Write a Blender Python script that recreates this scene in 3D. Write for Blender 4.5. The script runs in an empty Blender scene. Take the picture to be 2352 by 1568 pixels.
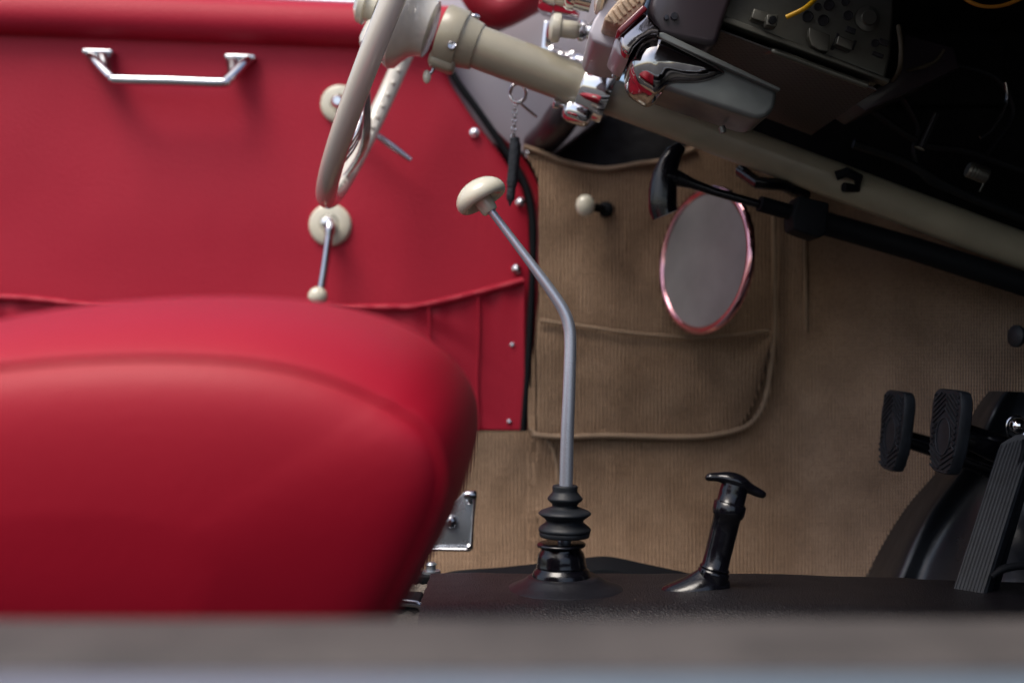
import bpy, bmesh, math, random
from mathutils import Vector, Matrix, Quaternion, noise
random.seed(7)
R = math.radians
sc = bpy.context.scene
C = sc.collection
# ------------------------------------------------------------------ camera, light, exposure
K = 2587.0                      # pixels (2352 wide sheet) per unit tangent
def P(px, py, d):               # a measured point of the photograph placed at its depth d (metres in front of the lens)
    return Vector(((px-1176)*d/K, d, (784-py)*d/K))
cam_d = bpy.data.cameras.new('camera'); cam = bpy.data.objects.new('camera', cam_d); C.objects.link(cam)
cam.location = (0, 0, 0); cam.rotation_euler = (R(90), 0, 0)
cam_d.sensor_width = 36; cam_d.lens = 36*K/2352
cam_d.clip_start = 0.02; cam_d.clip_end = 2000
cam_d.dof.use_dof = True; cam_d.dof.focus_distance = 1.15; cam_d.dof.aperture_fstop = 2.9
cam_d.dof.aperture_blades = 0
sc.camera = cam
w = bpy.data.worlds.new('World'); sc.world = w; w.use_nodes = True
nt = w.node_tree; bg = nt.nodes['Background']
sky = nt.nodes.new('ShaderNodeTexSky'); sky.sky_type = 'NISHITA'; sky.sun_disc = False
SUN_EL, SUN_AZ = R(60), R(222)
sky.sun_elevation = SUN_EL; sky.sun_rotation = SUN_AZ
sky.dust_density = 4.0; sky.air_density = 1.0; sky.ozone_density = 0.6
nt.links.new(sky.outputs[0], bg.inputs[0]); bg.inputs[1].default_value = 0.12
sd = bpy.data.lights.new('sun', 'SUN'); sd.energy = 1.4; sd.angle = R(30); sd.color = (1, .95, .88)
so = bpy.data.objects.new('sun', sd); C.objects.link(so)
sdir = Vector((math.sin(SUN_AZ)*math.cos(SUN_EL), math.cos(SUN_AZ)*math.cos(SUN_EL), math.sin(SUN_EL)))
so.rotation_euler = sdir.to_track_quat('Z', 'Y').to_euler()
sc.view_settings.view_transform = 'Standard'; sc.view_settings.look = 'None'
sc.view_settings.exposure = 0.74; sc.view_settings.gamma = 1
sc.cycles.max_bounces = 8

# ------------------------------------------------------------------ materials
def mat(name, col, rough=.5, metal=0, coat=0, coat_r=.1, bump=None, var=0, vscale=8, spec=.5, sheen=0, col2=None, rvar=0):
    m = bpy.data.materials.new(name); m.use_nodes = True
    t = m.node_tree; b = t.nodes['Principled BSDF']; L = t.links.new
    b.inputs['Base Color'].default_value = (*col, 1); b.inputs['Roughness'].default_value = rough
    b.inputs['Metallic'].default_value = metal; b.inputs['Coat Weight'].default_value = coat
    b.inputs['Coat Roughness'].default_value = coat_r; b.inputs['Specular IOR Level'].default_value = spec
    b.inputs['Sheen Weight'].default_value = sheen
    tc = t.nodes.new('ShaderNodeTexCoord')
    if var or rvar:
        n = t.nodes.new('ShaderNodeTexNoise'); n.inputs['Scale'].default_value = vscale; n.inputs['Detail'].default_value = 6
        L(tc.outputs['Object'], n.inputs['Vector'])
        if var:
            mr = t.nodes.new('ShaderNodeMapRange'); mr.inputs[1].default_value = .3; mr.inputs[2].default_value = .7
            L(n.outputs['Fac'], mr.inputs[0])
            mx = t.nodes.new('ShaderNodeMix'); mx.data_type = 'RGBA'
            c2 = col2 if col2 else tuple(c*(1-var) for c in col)
            mx.inputs[6].default_value = (*col, 1); mx.inputs[7].default_value = (*c2, 1)
            L(mr.outputs[0], mx.inputs[0]); L(mx.outputs[2], b.inputs['Base Color'])
        if rvar:
            m2 = t.nodes.new('ShaderNodeMapRange'); m2.inputs[1].default_value = .3; m2.inputs[2].default_value = .7
            m2.inputs[3].default_value = max(.02, rough-rvar); m2.inputs[4].default_value = rough+rvar
            L(n.outputs['Fac'], m2.inputs[0]); L(m2.outputs[0], b.inputs['Roughness'])
    if bump:
        kind, scale, dist = bump
        if kind == 'grain':
            v = t.nodes.new('ShaderNodeTexVoronoi'); v.feature = 'F1'; v.inputs['Scale'].default_value = scale
            nn = t.nodes.new('ShaderNodeTexNoise'); nn.inputs['Scale'].default_value = scale*.6; nn.inputs['Detail'].default_value = 3
            L(tc.outputs['Object'], nn.inputs['Vector'])
            va = t.nodes.new('ShaderNodeVectorMath'); va.operation = 'SCALE'; va.inputs['Scale'].default_value = .9/scale*2
            vb = t.nodes.new('ShaderNodeVectorMath'); vb.operation = 'ADD'
            L(nn.outputs['Color'], va.inputs[0]); L(va.outputs[0], vb.inputs[0]); L(tc.outputs['Object'], vb.inputs[1])
            L(vb.outputs[0], v.inputs['Vector']); out = v.outputs['Distance']
        else:
            v = t.nodes.new('ShaderNodeTexNoise'); v.inputs['Scale'].default_value = scale; v.inputs['Detail'].default_value = 5
            L(tc.outputs['Object'], v.inputs['Vector']); out = v.outputs['Fac']
        bp = t.nodes.new('ShaderNodeBump'); bp.inputs['Distance'].default_value = dist; bp.inputs['Strength'].default_value = 1
        L(out, bp.inputs['Height']); L(bp.outputs[0], b.inputs['Normal'])
    return m
M = {}
M['door'] = mat('red_trim_leatherette', (.40, .013, .034), .5, spec=.22, bump=('grain', 420, .0004), var=.12, vscale=3, rvar=.05)
M['seat'] = mat('red_seat_leather', (.36, .003, .018), .52, bump=('grain', 300, .0002), var=.15, vscale=4, spec=.30)
M['redpaint'] = mat('red_lip_vinyl', (.30, .008, .02), .4)
M['column'] = mat('grey_ivory_paint', (.35, .32, .235), .36, coat=.3, coat_r=.15, var=.22, vscale=18, rvar=.06)
M['wheel'] = mat('ivory_wheel_plastic', (.60, .57, .50), .22, coat=.7, coat_r=.05, var=.06, vscale=9)
M['ivory'] = mat('ivory_plastic', (.62, .59, .47), .22, coat=.6, coat_r=.04, var=.06, vscale=30)
M['ivory2'] = mat('aged_ivory_plastic', (.55, .40, .27), .4, var=.4, vscale=120, bump=('noise', 300, .0006))
M['chrome'] = mat('chrome', (.82, .82, .84), .07, metal=1, rvar=.03, vscale=20)
M['chrome2'] = mat('dull_chrome', (.46, .46, .50), .17, metal=1, rvar=.06, vscale=25)
M['steel'] = mat('worn_steel', (.62, .66, .76), .36, metal=.75, var=.22, vscale=700, bump=('noise', 900, .00006), rvar=.1)
M['rubber'] = mat('black_rubber', (.014, .017, .022), .5, spec=.35, bump=('noise', 400, .0002), var=.4, vscale=60)
M['pedal'] = mat('grey_black_rubber', (.018, .022, .029), .5, spec=.35, var=.5, vscale=80, bump=('noise', 500, .0002))
M['gloss'] = mat('black_gloss_enamel', (.003, .003, .005), .22, spec=.4, coat=.25, coat_r=.1, rvar=.08, vscale=40, bump=('noise', 90, .0006))
M['black'] = mat('flat_black', (.004, .005, .007), .65, spec=.15)
M['void'] = mat('black_bulkhead_and_shade', (.020, .020, .024), .6, spec=.3, bump=('noise', 12, .01), var=.5, vscale=9)  # bulkhead black, also painted in where gaps are merely unlit
M['silver'] = mat('silver_mauve_paint', (.44, .42, .46), .42, metal=.2, coat=.25, coat_r=.2)
M['mauve'] = mat('dark_mauve_paint', (.040, .030, .038), .35, coat=.3, coat_r=.2, var=.2, vscale=12)
M['ash'] = mat('grey_hammered_metal', (.19, .205, .20), .38, metal=.5, var=.25, vscale=30, rvar=.08)
M['radio'] = mat('dull_zinc_steel', (.20, .20, .175), .42, metal=.8, var=.5, vscale=20, rvar=.12)
M['wire'] = mat('yellow_wire_insulation', (.75, .42, .01), .4)
M['wire2'] = mat('orange_wire_insulation', (.5, .2, .02), .5)
M['cable'] = mat('brown_cloth_cable', (.05, .04, .025), .7)
M['strap'] = mat('black_leather_strap', (.01, .01, .014), .3, bump=('noise', 250, .001))
M['disc'] = mat('grey_mirror_reflection', (.27, .265, .265), .4, metal=.2, var=.3, vscale=14)  # grey reflection of the surroundings painted onto the mirror face
M['bind'] = mat('tan_binding_tape', (.27, .185, .12), .7, bump=('noise', 500, .0006), var=.2, vscale=60)
M['plate'] = mat('galvanised_steel', (.50, .55, .60), .3, metal=.8, var=.3, vscale=30, rvar=.1)
M['fluff'] = mat('pale_carpet_edge', (.22, .19, .155), .9, bump=('noise', 800, .003), var=.5, vscale=400)
M['silltop'] = mat('grey_brown_sill_felt', (.085, .073, .066), .8, var=.4, vscale=20)
M['sillpaint'] = mat('pale_blue_grey_sill_paint', (.17, .215, .26), .35, var=.15, vscale=10)
M['sillrub'] = mat('dark_sill_rubber', (.03, .033, .045), .6)
M['asphalt'] = mat('asphalt', (.06, .06, .06), .9, var=.3, vscale=3)
M['floor'] = mat('floor_pan_paint', (.02, .02, .02), .7)
def carpet_mat():
    m = bpy.data.materials.new('ribbed_tan_carpet'); m.use_nodes = True
    t = m.node_tree; b = t.nodes['Principled BSDF']; L = t.links.new
    b.inputs['Roughness'].default_value = .95; b.inputs['Specular IOR Level'].default_value = .15; b.inputs['Sheen Weight'].default_value = .15
    uv = t.nodes.new('ShaderNodeUVMap')
    sp = t.nodes.new('ShaderNodeSeparateXYZ'); L(uv.outputs[0], sp.inputs[0])
    # threads wobble a little
    wob = t.nodes.new('ShaderNodeTexNoise'); wob.inputs['Scale'].default_value = 25; L(uv.outputs[0], wob.inputs['Vector'])
    wm = t.nodes.new('ShaderNodeMath'); wm.operation = 'MULTIPLY_ADD'; wm.inputs[1].default_value = .004; L(wob.outputs['Fac'], wm.inputs[0]); L(sp.outputs[0], wm.inputs[2])
    mu = t.nodes.new('ShaderNodeMath'); mu.operation = 'MULTIPLY'; mu.inputs[1].default_value = 2*math.pi/.0052; L(wm.outputs[0], mu.inputs[0])
    si = t.nodes.new('ShaderNodeMath'); si.operation = 'SINE'; L(mu.outputs[0], si.inputs[0])
    mu2 = t.nodes.new('ShaderNodeMath'); mu2.operation = 'MULTIPLY'; mu2.inputs[1].default_value = 2*math.pi/.0052; L(sp.outputs[1], mu2.inputs[0])
    si2 = t.nodes.new('ShaderNodeMath'); si2.operation = 'SINE'; L(mu2.outputs[0], si2.inputs[0])
    h = t.nodes.new('ShaderNodeMath'); h.operation = 'MULTIPLY_ADD'; h.inputs[1].default_value = .18; L(si2.outputs[0], h.inputs[0]); L(si.outputs[0], h.inputs[2])
    n1 = t.nodes.new('ShaderNodeTexNoise'); n1.inputs['Scale'].default_value = 150; n1.inputs['Detail'].default_value = 4; L(uv.outputs[0], n1.inputs['Vector'])
    n2 = t.nodes.new('ShaderNodeTexNoise'); n2.inputs['Scale'].default_value = 14; n2.inputs['Detail'].default_value = 5; L(uv.outputs[0], n2.inputs['Vector'])
    h2 = t.nodes.new('ShaderNodeMath'); h2.operation = 'MULTIPLY_ADD'; h2.inputs[1].default_value = 1.05; L(n1.outputs['Fac'], h2.inputs[0]); L(h.outputs[0], h2.inputs[2])
    r1 = t.nodes.new('ShaderNodeMapRange'); r1.inputs[1].default_value = -.45; r1.inputs[2].default_value = 1.45; L(h2.outputs[0], r1.inputs[0])
    c = t.nodes.new('ShaderNodeMix'); c.data_type = 'RGBA'; c.inputs[6].default_value = (.060, .034, .020, 1); c.inputs[7].default_value = (.60, .395, .25, 1); L(r1.outputs[0], c.inputs[0])
    r2 = t.nodes.new('ShaderNodeMapRange'); r2.inputs[1].default_value = .35; r2.inputs[2].default_value = .68; r2.inputs[3].default_value = 0; r2.inputs[4].default_value = .6; L(n2.outputs['Fac'], r2.inputs[0])
    c2 = t.nodes.new('ShaderNodeMix'); c2.data_type = 'RGBA'; c2.blend_type = 'MULTIPLY'; c2.inputs[7].default_value = (.50, .45, .40, 1); L(r2.outputs[0], c2.inputs[0]); L(c.outputs[2], c2.inputs[6])
    L(c2.outputs[2], b.inputs['Base Color'])
    bp = t.nodes.new('ShaderNodeBump'); bp.inputs['Distance'].default_value = .0014; L(h2.outputs[0], bp.inputs['Height']); L(bp.outputs[0], b.inputs['Normal'])
    return m
M['carpet'] = carpet_mat()
def vinyl_mat():
    m = mat('grained_black_vinyl', (.005, .005, .007), .38, bump=('grain', 560, .0008), rvar=.05, vscale=15, spec=.42)
    t = m.node_tree; b = t.nodes['Principled BSDF']; L = t.links.new
    tc = t.nodes.new('ShaderNodeTexCoord')
    v = t.nodes.new('ShaderNodeTexVoronoi'); v.inputs['Scale'].default_value = 90; L(tc.outputs['Object'], v.inputs['Vector'])
    lt = t.nodes.new('ShaderNodeMath'); lt.operation = 'LESS_THAN'; lt.inputs[1].default_value = .045; L(v.outputs['Distance'], lt.inputs[0])
    sp = t.nodes.new('ShaderNodeSeparateColor'); L(v.outputs['Color'], sp.inputs[0])
    lt2 = t.nodes.new('ShaderNodeMath'); lt2.operation = 'GREATER_THAN'; lt2.inputs[1].default_value = .82; L(sp.outputs[0], lt2.inputs[0])
    mm = t.nodes.new('ShaderNodeMath'); mm.operation = 'MULTIPLY'; L(lt.outputs[0], mm.inputs[0]); L(lt2.outputs[0], mm.inputs[1])
    mx = t.nodes.new('ShaderNodeMix'); mx.data_type = 'RGBA'; mx.inputs[6].default_value = (.008, .007, .009, 1); mx.inputs[7].default_value = (.35, .3, .25, 1)
    L(mm.outputs[0], mx.inputs[0]); L(mx.outputs[2], b.inputs['Base Color'])
    return m
M['chrome3'] = mat('aged_chrome', (.60, .60, .63), .12, metal=1, rvar=.04, vscale=30)
M['rim_reflect'] = mat('chrome_red_reflection', (.78, .40, .45), .14, metal=1)  # chrome with the red interior's reflection tinted into its colour
M['vinyl'] = vinyl_mat()
M['flange'] = mat('smooth_black_vinyl', (.008, .008, .011), .36, spec=.35, bump=('noise', 120, .0004), rvar=.06, vscale=30)
M['chromew'] = mat('rippled_chrome', (.5, .45, .46), .09, metal=1, bump=('noise', 42, .0006), rvar=.04, vscale=40, var=.3)
M['nose'] = mat('pitted_chrome', (.60, .58, .58), .09, metal=1, rvar=.06, vscale=90, var=.35)
M['strip_reflect'] = mat('chrome_dark_red_reflection', (.13, .008, .014), .16, coat=.6)  # reflection of the red seat in chrome trim, painted as colour
def perf_mat():                  # perforated sheet: rows of short slots
    m = mat('perforated_dark_steel', (.028, .027, .028), .45, metal=.4)
    t = m.node_tree; b = t.nodes['Principled BSDF']; L = t.links.new
    tc = t.nodes.new('ShaderNodeTexCoord')
    br = t.nodes.new('ShaderNodeTexBrick'); br.offset = .5
    br.inputs['Scale'].default_value = 1; br.inputs['Brick Width'].default_value = .0085; br.inputs['Row Height'].default_value = .0058
    br.inputs['Mortar Size'].default_value = .0022; br.inputs['Mortar Smooth'].default_value = .05
    br.inputs['Color1'].default_value = (.001, .001, .001, 1); br.inputs['Color2'].default_value = (.001, .001, .001, 1); br.inputs['Mortar'].default_value = (.075, .07, .072, 1)
    L(tc.outputs['UV'], br.inputs['Vector']); L(br.outputs['Color'], b.inputs['Base Color'])
    bp = t.nodes.new('ShaderNodeBump'); bp.inputs['Distance'].default_value = .001; L(br.outputs['Fac'], bp.inputs['Height']); L(bp.outputs[0], b.inputs['Normal'])
    return m
M['perf'] = perf_mat()

# ------------------------------------------------------------------ helpers
ORG = {}
def thing(name, label, cat, loc, group=None):
    o = bpy.data.objects.new(name, None); C.objects.link(o); o.location = loc
    o.empty_display_size = .05; ORG[o.name] = Vector(loc)
    o['label'] = label; o['category'] = cat
    if group: o['group'] = group
    return o
def tag(o, label, cat):
    o['label'] = label; o['category'] = cat; return o
def obj(name, bm, m, parent=None, smooth=40, label=None, kind=None):
    """bm is in world coordinates; parts are stored relative to their thing's base"""
    me = bpy.data.meshes.new(name)
    org = ORG[parent.name] if parent else Vector((0, 0, 0))
    if org.length: bmesh.ops.translate(bm, verts=bm.verts, vec=-org)
    bmesh.ops.recalc_face_normals(bm, faces=bm.faces)
    bm.to_mesh(me); bm.free()
    me.materials.append(M[m])
    for p in me.polygons: p.use_smooth = True
    if smooth < 180: me.set_sharp_from_angle(angle=R(smooth))
    o = bpy.data.objects.new(name, me); C.objects.link(o)
    if parent: o.parent = parent
    ORG[o.name] = org
    if label: o['label'] = label
    if kind: o['kind'] = kind
    return o
def catmull(pts, n=8, closed=False):
    pts = [tuple(p) for p in pts]; out = []; N = len(pts); dim = len(pts[0])
    segs = N if closed else N-1
    for i in range(segs):
        if closed: p0, p1, p2, p3 = pts[i-1], pts[i], pts[(i+1) % N], pts[(i+2) % N]
        else: p0, p1, p2, p3 = pts[max(i-1, 0)], pts[i], pts[i+1], pts[min(i+2, N-1)]
        for k in range(n):
            t = k/n
            out.append(tuple(.5*((2*p1[j])+(-p0[j]+p2[j])*t+(2*p0[j]-5*p1[j]+4*p2[j]-p3[j])*t*t+(-p0[j]+3*p1[j]-3*p2[j]+p3[j])*t**3) for j in range(dim)))
    if not closed: out.append(pts[-1])
    return out
def tube(bm, pts, rad, n=20, closed=False, sx=1.0, up=None):
    pts = [Vector(p) for p in pts]; N = len(pts)
    rads = rad if isinstance(rad, (list, tuple)) else [rad]*N
    rings = []; prev = None
    for i, p in enumerate(pts):
        if closed: t = (pts[(i+1) % N]-pts[i-1]).normalized()
        else: t = (pts[min(i+1, N-1)]-pts[max(i-1, 0)]).normalized()
        if up is not None: a = Vector(up)-t*t.dot(Vector(up))
        elif prev is None:
            a = Vector((0, 0, 1)); a = a-t*a.dot(t)
            if a.length < .05: a = Vector((0, 1, 0))-t*t.y
        else: a = prev-t*prev.dot(t)
        a.normalize(); prev = a; b = t.cross(a)
        rings.append([bm.verts.new(p+a*math.cos(2*math.pi*k/n)*rads[i]*sx+b*math.sin(2*math.pi*k/n)*rads[i]) for k in range(n)])
    for i in range(N if closed else N-1):
        r0, r1 = rings[i], rings[(i+1) % N]
        for k in range(n): bm.faces.new((r0[k], r0[(k+1) % n], r1[(k+1) % n], r1[k]))
    if not closed: bm.faces.new(rings[0][::-1]); bm.faces.new(rings[-1])
    return bm
def lathe(bm, base, axis, prof, n=40):
    """prof: (distance along axis, radius)"""
    ax = Vector(axis).normalized(); a = ax.orthogonal().normalized(); b = ax.cross(a); rings = []
    for h, r in prof:
        c = Vector(base)+ax*h
        rings.append([bm.verts.new(c+(a*math.cos(2*math.pi*k/n)+b*math.sin(2*math.pi*k/n))*max(r, .00005)) for k in range(n)])
    for r0, r1 in zip(rings, rings[1:]):
        for k in range(n): bm.faces.new((r0[k], r0[(k+1) % n], r1[(k+1) % n], r1[k]))
    bm.faces.new(rings[0][::-1]); bm.faces.new(rings[-1])
    return bm
def ball(bm, c, r, s=(1, 1, 1), rot=None):
    mtx = Matrix.Translation(Vector(c)) @ (rot.to_4x4() if rot else Matrix()) @ Matrix.Diagonal((r*s[0], r*s[1], r*s[2], 1))
    bmesh.ops.create_uvsphere(bm, u_segments=24, v_segments=14, radius=1, matrix=mtx); return bm
def bevel_all(bm, wd, seg=3, angle=25):
    bm.normal_update()
    es = [e for e in bm.edges if len(e.link_faces) == 2 and e.calc_face_angle(0) > R(angle)]
    if wd > 0 and es: bmesh.ops.bevel(bm, geom=es, offset=wd, segments=seg, profile=.5, affect='EDGES', clamp_overlap=True)
    return bm
def prism(pts, dref, y0, y1, bev=.002, seg=3, bm=None, taper=1.0):
    """outline measured at depth dref, pushed through the world from y0 to y1"""
    own = bm is None; b = bmesh.new()
    q = [P(x, y, dref) for x, y in pts]
    cx = sum(v.x for v in q)/len(q); cz = sum(v.z for v in q)/len(q)
    lo = [b.verts.new((v.x, y0, v.z)) for v in q]
    hi = [b.verts.new((cx+(v.x-cx)*taper, y1, cz+(v.z-cz)*taper)) for v in q]
    n = len(q)
    b.faces.new(lo); b.faces.new(hi[::-1])
    for i in range(n): b.faces.new((lo[i], hi[i], hi[(i+1) % n], lo[(i+1) % n]))
    bmesh.ops.recalc_face_normals(b, faces=b.faces)
    bevel_all(b, bev, seg)
    if own: return b
    me = bpy.data.meshes.new('tmp'); b.to_mesh(me); b.free(); bm.from_mesh(me); bpy.data.meshes.remove(me); return bm
def box(c, size, bev=.002, rot=None, seg=3, bm=None):
    b = bmesh.new(); bmesh.ops.create_cube(b, size=1, matrix=Matrix.Diagonal((*size, 1)))
    bevel_all(b, bev, seg)
    mtx = Matrix.Translation(Vector(c)) @ (rot.to_4x4() if rot else Matrix())
    bmesh.ops.transform(b, matrix=mtx, verts=b.verts)
    if bm is None: return b
    me = bpy.data.meshes.new('tmp'); b.to_mesh(me); b.free(); bm.from_mesh(me); bpy.data.meshes.remove(me); return bm
def grid(f, us, vs, uvf=None):
    bm = bmesh.new(); V = [[bm.verts.new(f(u, v)) for u in us] for v in vs]
    lay = bm.loops.layers.uv.new('UVMap') if uvf else None
    for j in range(len(vs)-1):
        for i in range(len(us)-1):
            fc = bm.faces.new((V[j][i], V[j][i+1], V[j+1][i+1], V[j+1][i]))
            if uvf:
                for l, (a, b) in zip(fc.loops, ((i, j), (i+1, j), (i+1, j+1), (i, j+1))): l[lay].uv = uvf(us[a], vs[b])
    return bm
def lin(a, b, n): return [a+(b-a)*i/(n-1) for i in range(n)]
def smooth01(t): t = max(0, min(1, t)); return t*t*(3-2*t)

# ================================================================== SETTING
g = bmesh.new(); bmesh.ops.create_grid(g, x_segments=2, y_segments=2, size=600, matrix=Matrix.Translation((0, 0, -.78)))
obj('ground', g, 'asphalt', kind='structure')

# ================================================================== CAR BODY
body = thing('car_shell', 'silver and black body shell around the footwell with its front door pillar', 'car body', (.6, 1.6, -.5))
DD = 1.70
# silver hinge pillar beside the door, seen behind the steering column
pil = prism([(985, 60), (1000, -260), (1330, -260), (1420, 120), (1400, 250), (1335, 300), (1265, 352), (1180, 340), (1060, 300)], DD, 1.735, 1.78, .004)
obj('hinge_pillar', pil, 'silver', body)
low = bmesh.new(); tube(low, catmull([tuple(P(1322, 210, 1.60)), tuple(P(1296, 262, 1.62)), tuple(P(1270, 300, 1.66)), tuple(P(1240, 330, 1.70))], 5), [.012, .018, .022, .024, .026, .027, .028]+[.028]*9, 20, sx=.8)
obj('pillar_flange', low, 'mauve', body)
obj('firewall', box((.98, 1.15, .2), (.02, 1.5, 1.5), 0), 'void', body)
obj('shade_wall', box((.43, 1.80, -.1), (1.1, .02, .95), 0), 'void', body)  # black sheet painting the unlit space behind the carpet
obj('upper_shade_wall', box((.62, 1.80, .50), (.74, .02, .26), 0), 'void', body)  # same black shade sheet, carried higher
obj('cowl_top_blocker', box((.66, 1.13, .50), (.92, 1.42, .02), 0), 'void', body)  # unseen slab added to keep the space under the dash dark
obj('side_light_blocker', box((.86, .44, .05), (.50, .02, .88), 0), 'void', body)  # unseen panel added to darken the right side
obj('floor_pan', box((.1, 1.16, -.44), (2.0, 1.40, .01), 0), 'floor', body)
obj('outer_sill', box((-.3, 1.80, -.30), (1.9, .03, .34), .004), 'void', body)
# windscreen pillar foot: dark red cover above the column
bm = bmesh.new()
tube(bm, catmull([P(1090, -30, 1.66), P(1130, 22, 1.66), P(1178, 12, 1.66), P(1300, -60, 1.66)], 6), [.03]*19, 16, sx=.9)
obj('pillar_trim', bm, 'redpaint', body)
bm = bmesh.new(); tube(bm, [P(1100, 82, 1.68), P(1180, 50, 1.68), P(1300, -14, 1.68)], .006, 12)
obj('trim_bead', bm, 'chrome2', body)

# ================================================================== FOOTWELL CARPET
carpet = thing('footwell_carpet', 'ribbed tan carpet lining the driver footwell with a pocket on its side', 'carpet', (.2, 1.6, -.4))
def wall_d(px, py):
    # plan curve of the lining: along the side wall, then bending towards the lens at the toe board
    rt = smooth01((px-1760)/640); d = 1.665 - .015*smooth01((px-1700)/200) - .34*rt + .17*rt*smooth01((980-py)/380)
    d -= .06*smooth01((py-1100)/330)**1.2
    n = noise.noise(Vector((px/300, py/260, 3.1)))
    n2 = noise.noise(Vector((px/110, py/150, 9.1)))
    return d + .016*n + .005*n2 + .0016*noise.noise(Vector((px/42, py/60, 2.2))) - .012*math.exp(-((px-1850)/45)**2)*smooth01((900-py)/400)
def uvw(px, py): return ((px-1176)*1.6/K + .12*smooth01((px-1800)/900), (784-py)*1.62/K)
def topy(px):
    pts = [(1208, 338), (1225, 345), (1261, 358), (1300, 373), (1386, 389), (1467, 377), (1524, 369), (1600, 320), (2640, 700)]
    for (a, b), (c, d) in zip(pts, pts[1:]):
        if px <= c: return b+(d-b)*(px-a)/(c-a)
    return 700
for nm, X0, X1, nx, tf in (('lining', 1237, 2640, 170, topy), ('rear_lining', 700, 1240, 60, lambda px: 990)):
    def lf(u, v):
        y = tf(u)+(1480-tf(u))*v
        x = u-(34*(1-smooth01((y-330)/95))*(1-smooth01((u-1237)/60)) if X0 > 1000 else 0)-(24*smooth01((y-640)/330)*(1-smooth01((u-1237)/70)) if X0 > 1000 else 0)
        return P(x, y, wall_d(x, y))
    bm = grid(lf, lin(X0, X1, nx), lin(0, 1, 90),
              lambda u, v: uvw(lf(u, v).x*K/lf(u, v).y+1176, tf(u)+(1480-tf(u))*v))
    obj(nm, bm, 'carpet', carpet, 180)
# left bit of floor carpet below the door
# kick panel pocket : a second layer, standing a little proud
def ptop(px): return 735 + (768-735)*smooth01((px-1225)/300) - 8*smooth01((px-1640)/120)
def pbot(px): return 1003-4*math.sin((px-1215)/480*3.1) - 235*max(0, (px-1640)/138)**2.6 if px < 1778 else 768
xs = lin(1232, 1772, 50)
bm = grid(lambda u, v: P(u, ptop(u)+(pbot(u)-ptop(u))*v, wall_d(u, ptop(u)+(pbot(u)-ptop(u))*v)-.012-.008*math.sin(v*3.1)), xs, lin(0, 1, 20),
          lambda u, v: uvw(u+37, ptop(u)+(pbot(u)-ptop(u))*v))
pk = obj('pocket', bm, 'carpet', carpet, 180)
def wtube(pts, r, off, n=10):
    bm = bmesh.new(); q = catmull(pts, 8); tube(bm, [P(x, y, wall_d(x, y)-off) for x, y in q], r, n, sx=.8); return bm
obj('pocket_binding', wtube([(1240, 736), (1330, 748), (1460, 766), (1620, 776), (1766, 760)], .0032, .019), 'bind', pk)
obj('panel_binding', wtube([(1778, 470), (1781, 640), (1780, 760), (1768, 870), (1752, 935), (1715, 978), (1640, 999), (1550, 1004), (1400, 1000), (1290, 1003), (1222, 998)], .0038, .016), 'bind', carpet)
obj('top_binding', wtube([(1203, 338), (1228, 346), (1261, 358), (1300, 373), (1386, 389), (1467, 377), (1524, 369), (1600, 340)], .0055, .004), 'bind', carpet)
obj('floor_seam', wtube([(1215, 985), (1255, 1010), (1275, 1050), (1285, 1120), (1290, 1200)], .0035, .006), 'bind', carpet)
obj('corner_seam', wtube([(1846, 520), (1850, 640), (1853, 760)], .003, .004), 'bind', carpet)

# ================================================================== DRIVER'S DOOR
door = thing('car_door', 'closed car door trimmed in red leatherette, beyond the seat and steering wheel', 'car door', P(500, 1000, DD))
def front_edge(py):      # px of the door's front edge at a height
    pts = [(-60, 960), (110, 1010), (178, 1034), (250, 1080), (344, 1152), (420, 1199), (480, 1212), (600, 1216), (800, 1207), (990, 1192)]
    for (a, b), (c, d) in zip(pts, pts[1:]):
        if py <= c: return b+(d-b)*(py-a)/(c-a)
    return 1192
def dtop(px): return 75+35*px/825
vs = [0]+lin(.01, 1, 60)
def panel(u, v):
    x0 = -700; 
    y = 88 + (986-88)*v
    x = x0+(front_edge(y)-x0)*u
    y += 0.03*(x-500)*(1-v)
    d = DD + .0022*noise.noise(Vector((x/260, y/200, 1))) + .006*(1-smooth01((1-u)*60)) + .0006*noise.noise(Vector((x/70, y/160, 4)))
    return P(x, y, d)
bm = grid(panel, [0]+lin(.02, 1, 90), lin(0, 1, 60))
geo = bmesh.ops.extrude_face_region(bm, geom=list(bm.faces)); bmesh.ops.translate(bm, verts=[e for e in geo['geom'] if isinstance(e, bmesh.types.BMVert)], vec=(0, .03, 0))
obj('trim_panel', bm, 'door', door, 50)
# padded top roll
prof = [(.0, -25), (-.018, -12), (-.030, 8), (-.033, 35), (-.030, 60), (-.018, 74), (.0, 80), (.03, 80), (.03, -25)]
bm = bmesh.new(); rows = []
for px in lin(-700, 1040, 40):
    rows.append([bm.verts.new(P(px, y+.040*(px-0)*.9+2, DD)+Vector((0, dd, 0))) for dd, y in prof])
for a, b in zip(rows, rows[1:]):
    for k in range(len(prof)): bm.faces.new((a[k], a[(k+1) % len(prof)], b[(k+1) % len(prof)], b[k]))
bm.faces.new(rows[0]); bm.faces.new(rows[-1][::-1])
obj('top_roll', bm, 'door', door, 60)
bm = bmesh.new(); tube(bm, [P(-700, -56, DD+.02), P(0, -28, DD+.02), P(1000, 16, DD+.02)], .006, 10)
obj('window_trim', bm, 'chrome2', door)
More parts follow.
